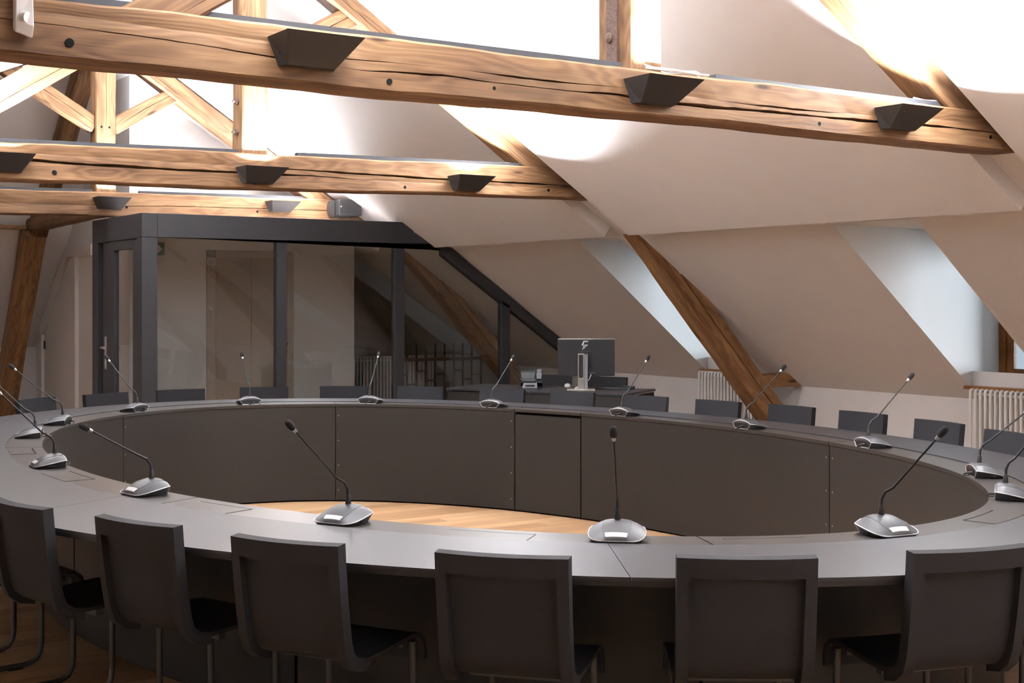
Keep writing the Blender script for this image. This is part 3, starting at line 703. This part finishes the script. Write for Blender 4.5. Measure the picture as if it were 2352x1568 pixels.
make('drum_core', MB().loft([[pt('inner', t, .0215, .0), pt('inner', t, .0215, ZI - .021), pt('inner', t, .036, ZI - .021), pt('inner', t, .036, 0)] for t in arc(0, 2 * pi, 200)[:-1]], closed=True), 'black', tb, smooth=30)
seams_d = [-178, -146, -112, -70, -30, 20, 60, 100, 140, 182]
for a, b in zip(seams_d[:-1], seams_d[1:]):
    dpo = make('outer_panel', sweep(arc(R(a) + .0025, R(b) - .0025, 20), lambda t: [pt('inner', t, .037, .012), pt('inner', t, .037, ZI - .05), pt('inner', t, .055, ZI - .05), pt('inner', t, .055, .012)]), 'drum', tb, smooth=30)
    if a in (-178, -146):
        tq = R(b) - .012; p = ring('inner', tq, .055); n = normal(tq)
        for zz in (.09, .66):
            make('screw', MB().cyl((p.x - n.x * .002, p.y - n.y * .002, zz), (p.x + n.x * .002, p.y + n.y * .002, zz), .007, 8), 'screw', dpo)

# ------------------------------------------------------------------ chairs
def chair_proto():
    e = empty('shell_chair', Matrix.Identity(4), 'x', 'chair')
    prof = [(-.245, .820), (-.240, .762), (-.228, .65), (-.216, .57), (-.205, .51), (-.190, .472), (-.160, .448), (-.11, .438), (-.02, .440), (.08, .447), (.16, .452), (.205, .446), (.232, .425), (.242, .395), (.243, .36)]
    xs = [-.200, -.196, -.165, -.11, -.055, 0, .055, .11, .165, .196, .200]
    def bul(j): return max(0, (prof[j][1] - .46) / .36) * .024 + .003
    def P(i, j, off):
        y, z = prof[j]
        a = prof[max(j - 1, 0)]; b = prof[min(j + 1, len(prof) - 1)]
        t = Vector((b[0] - a[0], b[1] - a[1])).normalized(); n = Vector((-t.y, t.x))  # towards sitter / up
        if n.y < 0 and n.x < 0: n = -n
        xw = xs[i] * (1 - .03 * (j / len(prof)))
        y2 = y - bul(j) * (1 - (xs[i] / .2) ** 2)
        return (xw, y2 + n.x * off, z + n.y * off)
    NX, NP = len(xs), len(prof)
    def slab(cells, o0, o1):
        m = MB(); idx = {}
        def vid(i, j, s):
            if (i, j, s) not in idx: idx[(i, j, s)] = len(m.v); m.v.append(P(i, j, o1 if s else o0))
            return idx[(i, j, s)]
        for (i, j) in cells:
            m.f.append((vid(i, j, 0), vid(i + 1, j, 0), vid(i + 1, j + 1, 0), vid(i, j + 1, 0)))
            m.f.append((vid(i, j, 1), vid(i, j + 1, 1), vid(i + 1, j + 1, 1), vid(i + 1, j, 1)))
            for (di, dj, a, b) in ((-1, 0, (i, j), (i, j + 1)), (1, 0, (i + 1, j), (i + 1, j + 1)), (0, -1, (i, j), (i + 1, j)), (0, 1, (i, j + 1), (i + 1, j + 1))):
                if (i + di, j + dj) not in cells:
                    m.f.append((vid(*a, 0), vid(*b, 0), vid(*b, 1), vid(*a, 1)))
        return m
    shell = {(i, j) for i in range(NX - 1) for j in range(NP - 1)}
    make('seat_shell', slab(shell, -.004, .010), 'shell', e, smooth=35)
    rim = {(i, j) for (i, j) in shell if j <= 6 and (i <= 1 or i >= NX - 3 or j == 0)}
    make('back_rim', slab(rim, -.030, -.0042), 'shell', e, smooth=35)
    for s in (-1, 1):
        x = s * .168
        pth = [(x, .205, .425), (x, .212, .30), (x, .213, .10), (x, .208, .06), (x, .19, .03), (x, .16, .016), (x, .12, .0125), (x, -.10, .0125), (x, -.22, .0125), (x * .96, -.245, .0125), (x * .85, -.262, .0125), (0, -.266, .0125)]
        lg = make('leg', MB().tube(pth, .0115, 10), 'tube', e, smooth=50)
        make('foot_pad', MB().box(x - .014, x + .014, .07, .13, 0, .012), 'rubber', lg); make('foot_pad', MB().box(x - .014, x + .014, -.22, -.16, 0, .012), 'rubber', lg)
    make('seat_support', MB().box(-.165, .165, -.05, -.02, .405, .432).box(-.165, .165, .15, .18, .415, .436), 'tube', e)
    return e
CH_NEAR = [(1.155, 6.33), (1.165, 5.67), (1.248, 5.029), (1.44, 4.41), (1.699, 3.803), (2.12, 3.244), (2.683, 2.83), (3.325, 2.584), (4.00, 2.55), (4.62, 2.76)]
CH_FAR = [(2.587, 10.278), (3.182, 10.525), (3.829, 10.645), (4.519, 10.548), (5.127, 10.281), (5.655, 9.896), (6.033, 9.214), (6.342, 8.664), (6.532, 7.983), (6.661, 7.314), (6.768, 6.687), (6.749, 6.031), (6.636, 5.334), (6.42, 4.68), (6.10, 4.08)]
near_l = ['dark grey shell chair tucked against the table with only its tube legs in view'] * 2 + ['dark grey shell chair tucked against the table, showing the recessed rear of its back'] * 6 + ['dark grey shell chair tucked against the table with only its tube legs in view'] * 2
near_l = near_l[:8] + ['dark grey shell chair next to the tucked-in row, mostly cut off by the picture edge'] * 2
far_l = ['dark grey shell chair beside the leaning hip strut'] + ['dark grey shell chair in front of the white-framed door'] + ['dark grey shell chair standing before the glass booth'] * 4 + ['dark grey shell chair standing before the desk with the monitor'] * 3 + ['dark grey shell chair before the radiator behind the leaning strut', 'dark grey shell chair at the foot of the leaning strut'] + ['dark grey shell chair before the bare low wall between the two radiators'] * 2 + ['dark grey shell chair before the radiator under the dormer window', 'dark grey shell chair past the dormer radiator, outside the picture edge']
def nearest_t(p):
    best = min(range(0, 3600), key=lambda i: (ring('outer', R(i / 10)) - p).length); return R(best / 10)
proto = None
def put_chair(x, y, ang, label, group, push=0.0):
    global proto
    n = Vector((cos(ang), sin(ang)))
    p = Vector((x, y)) + n * (push - .262)
    W = TR(p.x, p.y, 0, ang + pi / 2)
    if proto is None:
        proto = chair_proto()
        proto.matrix_basis = W; WM[proto.name] = W; proto['label'] = label; proto['group'] = group
        return proto
    return copy_tree(proto, W, label, group)
for (x, y), l in zip(CH_NEAR, near_l):
    t = nearest_t(Vector((x, y))); n = normal(t); o = ring('outer', t)
    dist = (Vector((x, y)) - o).dot(n)
    put_chair(x, y, atan2(n.y, n.x), l, 'chairs around the oval table', max(0, .045 - dist))
for (x, y), l in zip(CH_FAR[:-1], far_l):
    t = nearest_t(Vector((x, y))); n = normal(t)
    put_chair(x, y, atan2(n.y, n.x), l, 'chairs around the oval table')

# ------------------------------------------------------------------ microphone units
def mic(t, dd, zt, qq, label, group):
    t = R(t); c = (ring('inner', t) + ring('step', t)) / 2; n = normal(t); a = atan2(n.y, n.x)
    c = c - n * .004
    W = TR(c.x, c.y, ZI, a - pi / 2)               # local +y points to the seat
    e = empty('microphone_unit', W, label, 'microphone', group)
    ys = [-.070, -.062, -.03, .01, .045, .066, .074]
    hh = [.052, .060, .0635, .055, .037, .022, .012]
    wm = [.082, .088, .094, .096, .090, .076, .058]
    wb = [.060, .066, .076, .082, .078, .066, .050]
    zm = [.034, .034, .030, .023, .015, .010, .008]
    na = 9
    def arch(k, off=0.0, f0=-1.0, f1=1.0):
        out = []
        for i in range(na):
            u = f0 + (f1 - f0) * i / (na - 1)
            x = wm[k] * u; z = zm[k] + (hh[k] - zm[k]) * (1 - abs(u) ** 2.4)
            out.append((x, ys[k], z + off))
        return out
    low = MB().loft([[(-wb[k], ys[k], .001)] + [(-wm[k], ys[k], zm[k])] + [(wm[k], ys[k], zm[k])] + [(wb[k], ys[k], .001)] for k in range(7)])
    body = make('base_body', low, 'silver', e, W, smooth=35)
    top = MB().loft([[(-wm[k] * .98, ys[k], zm[k] - .004)] + arch(k) + [(wm[k] * .98, ys[k], zm[k] - .004)] for k in range(7)])
    make('top_shell', top, 'silver_l', e, W, smooth=40)
    ctr = MB().loft([arch(k, .0008, -.52, .52) + [(x, y, z - .004) for x, y, z in reversed(arch(k, .0008, -.52, .52))] for k in range(1, 6)])
    make('speaker_grille', ctr, 'silver', e, W, smooth=40)
    rim = [(-wm[k] - .0005, ys[k], zm[k]) for k in range(7)] + [(wm[k] + .0005, ys[k], zm[k]) for k in range(6, -1, -1)]
    make('rim', MB().tube(rim, .0018, 6), 'silver_rim', e, W, smooth=50)
    # label strip at the front
    s5, s6 = arch(4, .0012, -.42, .42), arch(5, .0012, -.46, .46)
    s5 = [(x, .052, z * .72 + .022 * .28 + .0006) for x, y, z in s5]
    make('label_strip', MB().loft([s5 + [(x, y, z - .003) for x, y, z in reversed(s5)], [(x, y + .002, z) for x, y, z in s6] + [(x, y + .002, z - .003) for x, y, z in reversed(s6)]]), 'card', e, W, smooth=40)
    # rear opening with plug and its pale outline
    yr = -.0705
    op = [(-.052, .006), (.052, .006), (.066, .028), (.04, .036), (0, .038), (-.04, .036), (-.066, .028)]
    make('rear_port', MB().prism_y(op, yr - .001, yr + .01), 'micblack', e, W)
    ol = [(-.061, .002), (.061, .002), (.083, .034)] + [(.06, .045), (.03, .0505), (0, .052), (-.03, .0505), (-.06, .045)] + [(-.083, .034)]
    make('rear_outline', MB().tube([(x, yr, z) for x, z in ol], .0016, 5, closed=True), 'silver_rim', e, W)
    make('plug_cable', MB().tube([(.025, yr - .002, .02), (.022, yr - .022, .019), (.008, yr - .034, .012), (-.008, yr - .03, .005), (-.012, yr - .012, .0045), (-.012, yr + .002, .006)], [.006, .0055, .0028, .0025, .0025, .0025], 7), 'micblack', e, W, smooth=50)
    for s in (-1, 1):
        make('side_port', MB().box(s * .0885 - .004, s * .0885 + .004, -.012, .014, .008, .014), 'micblack', e, W @ Matrix.Rotation(s * R(0), 4, 'Z'))
    # gooseneck
    b = Vector((0, -.033, .058)); tip = Vector((-qq if False else qq * -1.0, -.033 + dd, zt - ZI))
    make('collar', MB().tube([b + Vector((0, 0, -.004)), b + Vector((0, 0, .004)), b + Vector((0, .001, .034)), b + Vector((0, .002, .04))], [.0125, .0115, .0085, .0055], 10), 'micblack', e, W, smooth=40)
    kn = b + Vector((tip.x * .25, dd * .20, .105))
    pts = [b + Vector((0, .002, .036)), b + Vector((tip.x * .01, dd * .015, .06)), b + Vector((tip.x * .08, dd * .07, .085)), kn]
    hd = (tip - kn).normalized()
    pts += [kn + (tip - kn) * f for f in (.25, .5, .75)] + [tip - hd * .045]
    make('gooseneck', MB().tube(pts, [.0052, .0052, .0050, .0046, .0036, .0036, .0036, .0036], 8), 'micblack', e, W, smooth=50)
    make('neck_ring', MB().tube([tip - hd * .052, tip - hd * .036], [.0062, .0075], 10), 'chrome', e, W, smooth=40)
    make('mic_head', MB().tube([tip - hd * .036, tip - hd * .030, tip - hd * .012, tip + hd * .004, tip + hd * .010], [.007, .0118, .0130, .0108, .004], 12), 'foam', e, W, smooth=50)
    return e
GM = 'gooseneck microphones on the table rim'
ML = ['silver gooseneck microphone beside the leaning hip strut', 'silver gooseneck microphone before the booth corner post', 'silver gooseneck microphone before the beige door behind the glass',
 'silver gooseneck microphone before the middle panes of the booth', 'silver gooseneck microphone between the booth and the desk phone', 'silver gooseneck microphone before the desk end, past the monitor',
 'silver gooseneck microphone before the leaning timber strut', 'silver gooseneck microphone before the low wall, at the desk top joint', 'silver gooseneck microphone before the dormer radiator',
 'silver gooseneck microphone half cut off at the curved table end', 'silver gooseneck microphone with white label strip between two lid hatches, leaning towards the radiator', 'silver gooseneck microphone seen head-on at the desk top joint',
 'silver gooseneck microphone with white label strip, standing before the visible oak floor', 'silver gooseneck microphone leaning low over the ledge near the second desk top joint', 'silver gooseneck microphone at the pointed end of the oval, beside a hatch',
 'silver gooseneck microphone at the pointed end of the oval, plug cable showing']
MD = [[133.4, .33, 1.13, .02], [109.6, .27, 1.14, .02], [83.2, .22, 1.13, .02], [59.6, .25, 1.13, 0], [37.8, .29, 1.12, -.02], [16.1, .26, 1.15, -.02], [-4.2, .30, 1.13, -.02], [-25.0, .28, 1.14, 0], [-49.2, .24, 1.07, 0], [-65.0, .18, 1.10, 0], [-95.1, .29, 1.13, .02], [-119.4, .26, 1.14, 0], [-141.5, .32, 1.13, -.02], [-163.1, .31, 1.05, 0], [176.5, .28, 1.14, 0], [149.4, .29, 1.14, 0]]
for d_, l in zip(MD, ML): mic(*d_, l, GM)

# ------------------------------------------------------------------ operator desk and its things
DA = Vector((6.312, 10.587)); dx = Vector((.503, -.864)).normalized(); dn = Vector((.864, .503)).normalized()
DW = Matrix(((dx.x, dn.x, 0, DA.x), (dx.y, dn.y, 0, DA.y), (0, 0, 1, 0), (0, 0, 0, 1)))   # local x along the front, y to the back
DL, DD, DZ = 1.76, .72, .745
dk = empty('operator_desk', DW @ Matrix.Translation((DL / 2, DD / 2, 0)), 'dark grey panelled desk carrying the monitor and phone', 'desk')
make('desk_top', MB().box(0, DL, 0, DD, DZ - .02, DZ), 'top', dk, DW, bevel=.002)
make('front_panel', MB().box(.01, DL - .01, .012, .03, .01, DZ - .028), 'drum', dk, DW, bevel=.002)
for xx in (.01, DL - .028): make('side_panel', MB().box(xx, xx + .018, .031, DD - .01, .01, DZ - .028), 'drum', dk, DW)
for xx in (.05, DL - .09): make('foot', MB().box(xx, xx + .04, .05, DD - .05, 0, .0098), 'rubber', dk, DW)
def face_cam(x, y, z, extra=0):
    a = atan2(y, x)     # direction away from the viewer side
    return TR(x, y, z, a - pi / 2 + extra)
mw = TR(7.155, 9.66, DZ, R(-36.5))
mo = empty('monitor', mw, 'black computer monitor seen from behind on a silver stand', 'monitor')
make('base_plate', MB().box(-.125, .125, -.10, .11, .0005, .012), 'chrome', mo, mw, bevel=.003)
st_ = MB().box(-.028, -.018, -.035, .02, .012, .325).box(.018, .028, -.035, .02, .012, .325).box(-.018, .018, -.035, .02, .315, .325).box(-.018, .018, -.035, .02, .012, .11)
make('stand', st_, 'chrome', mo, mw, bevel=.002)
make('stand_core', MB().box(-.0175, .0175, -.022, -.01, .11, .315), 'plastic_b', mo, mw)
make('stand_arm', MB().box(.029, .06, -.03, .015, .012, .32), 'plastic_g', mo, mw, bevel=.002)
make('screen', MB().box(-.205, .300, .035, .075, .125, .452), 'plastic_b', mo, mw, bevel=.006)
sc_ = make('bezel', MB().box(-.207, .302, .075, .083, .122, .456), 'chrome', mo, mw, bevel=.002)
make('mount_plate', MB().box(-.03, .09, .02, .036, .20, .345), 'plastic_b', mo, mw, bevel=.003)
make('port_cover', MB().box(-.10, .13, .031, .0355, .135, .19).box(.225, .275, .033, .0355, .255, .31), 'lamp', mo, mw)
pk = MB()
for k in range(10): pk.box(.0 + k * .013, .008 + k * .013, .0295, .032, .150, .158)
make('port_row', pk, 'plastic_g', mo, mw)
lg = MB()
def bar(m, x0, z0, x1, z1, wd): m.prism_y([(x0, z0), (x0 + wd, z0), (x1 + wd, z1), (x1, z1)], .0325, .0352)
bar(lg, .004, .398, .022, .438, .013); lg.box(.022, .064, .0325, .0352, .428, .438)
bar(lg, .004 + .012, .388, .026, .404, .007); bar(lg, .030, .388, .040, .404, .007); bar(lg, .044, .388, .054, .404, .007)
bar(lg, .010, .360, .022, .386, .007); bar(lg, .026, .372, .034, .386, .007); lg.box(.022, .036, .0325, .0352, .400, .404); lg.box(.046, .060, .0325, .0352, .400, .404)
make('logo', lg, 'logo', mo, mw)
make('cable', MB().tube([(.09, .03, .14), (.075, .02, .10), (.03, .03, .05), (-.02, .05, .03), (-.06, .08, .008)], .005, 7), 'plastic_w', mo, mw, smooth=50)
pw = TR(6.97, 10.17, DZ, R(-35))
ph = empty('desk_phone', pw, 'black and grey desk telephone with raised handset', 'telephone')
make('foot_stand', MB().loft([[(-.085, -.05, .001), (.055, -.05, .001), (.055, .09, .001), (-.085, .09, .001)], [(-.07, -.03, .05), (.05, -.03, .05), (.05, .05, .05), (-.07, .05, .05)]]), 'plastic_g', ph, pw, bevel=.003)
make('stand_slot', MB().box(-.055, .03, -.048, -.038, .014, .03), 'plastic_b', ph, pw)
make('body', MB().prism_x([(-.02, .045), (.13, .004), (.15, .01), (.03, .16), (.0, .155)], -.10, .10), 'plastic_b', ph, pw, bevel=.004)
make('rear_shell', MB().loft([[(-.08, -.045, .060), (.03, -.045, .060), (.03, .0, .055), (-.08, .0, .055)], [(-.10, -.055, .085), (.045, -.055, .085), (.045, .0, .08), (-.10, .0, .08)]]), 'plastic_g', ph, pw, bevel=.003)
make('display', MB().prism([(-.085, -.057, .085), (.03, -.057, .085), (.04, -.03, .145), (-.10, -.03, .145)], [(-.085, -.037, .085), (.03, -.037, .085), (.04, -.012, .150), (-.10, -.012, .150)]), 'plastic_b', ph, pw, bevel=.003)
make('handset', MB().loft([[(.05, -.06, .085), (.09, -.06, .085), (.09, -.02, .07), (.05, -.02, .07)], [(.045, -.06, .13), (.098, -.06, .13), (.098, -.02, .13), (.045, -.02, .13)], [(.05, -.035, .14), (.092, -.035, .14), (.092, 0, .14), (.05, 0, .14)], [(.05, -.035, .165), (.095, -.035, .165), (.095, .02, .172), (.05, .02, .172)]]), 'plastic_g', ph, pw, bevel=.004)
make('cord', MB().tube([(.10 + .012 * i, .0 + .012 * sin(i * 1.3), .008 + .003 * (i % 2)) for i in range(12)], .004, 6), 'plastic_b', ph, pw)
ms = TR(7.30, 10.06, DZ, R(-20))
mu = empty('computer_mouse', ms, 'white computer mouse on the desk beside the monitor', 'mouse')
make('shell', MB().loft([[(.03 * k[1] * cos(2 * pi * i / 14), .055 * k[1] * sin(2 * pi * i / 14), k[0]) for i in range(14)] for k in ((.001, .92), (.012, 1.0), (.024, .85), (.032, .55), (.035, .15))]), 'plastic_w', mu, ms, smooth=50)
make('wheel', MB().box(-.004, .004, .018, .038, .025, .0335), 'plastic_b', mu, ms)
make('cord', MB().tube([(0, .05, .008), (.0, .08, .004), (-.06, .09, .004), (-.12, .05, .004), (-.16, -.02, .004)], .002, 6), 'plastic_b', mu, ms)
kb = tag(make('keyboard', MB().box(-.20, .20, -.06, .07, .0006, .014).box(-.19, .19, -.05, .06, .014, .020).box(-.20, .20, .06, .08, .0006, .03), 'plastic_b', None, TR(7.46, 9.62, DZ, R(-58)), bevel=.003), 'black keyboard lying on the desk behind the monitor stand', 'keyboard')
put_chair(7.60, 10.72, R(30), 'dark grey shell chair behind the desk, past the telephone', 'chairs around the oval table')
put_chair(7.84, 10.16, R(30), 'dark grey shell chair behind the desk, past the monitor', 'chairs around the oval table')
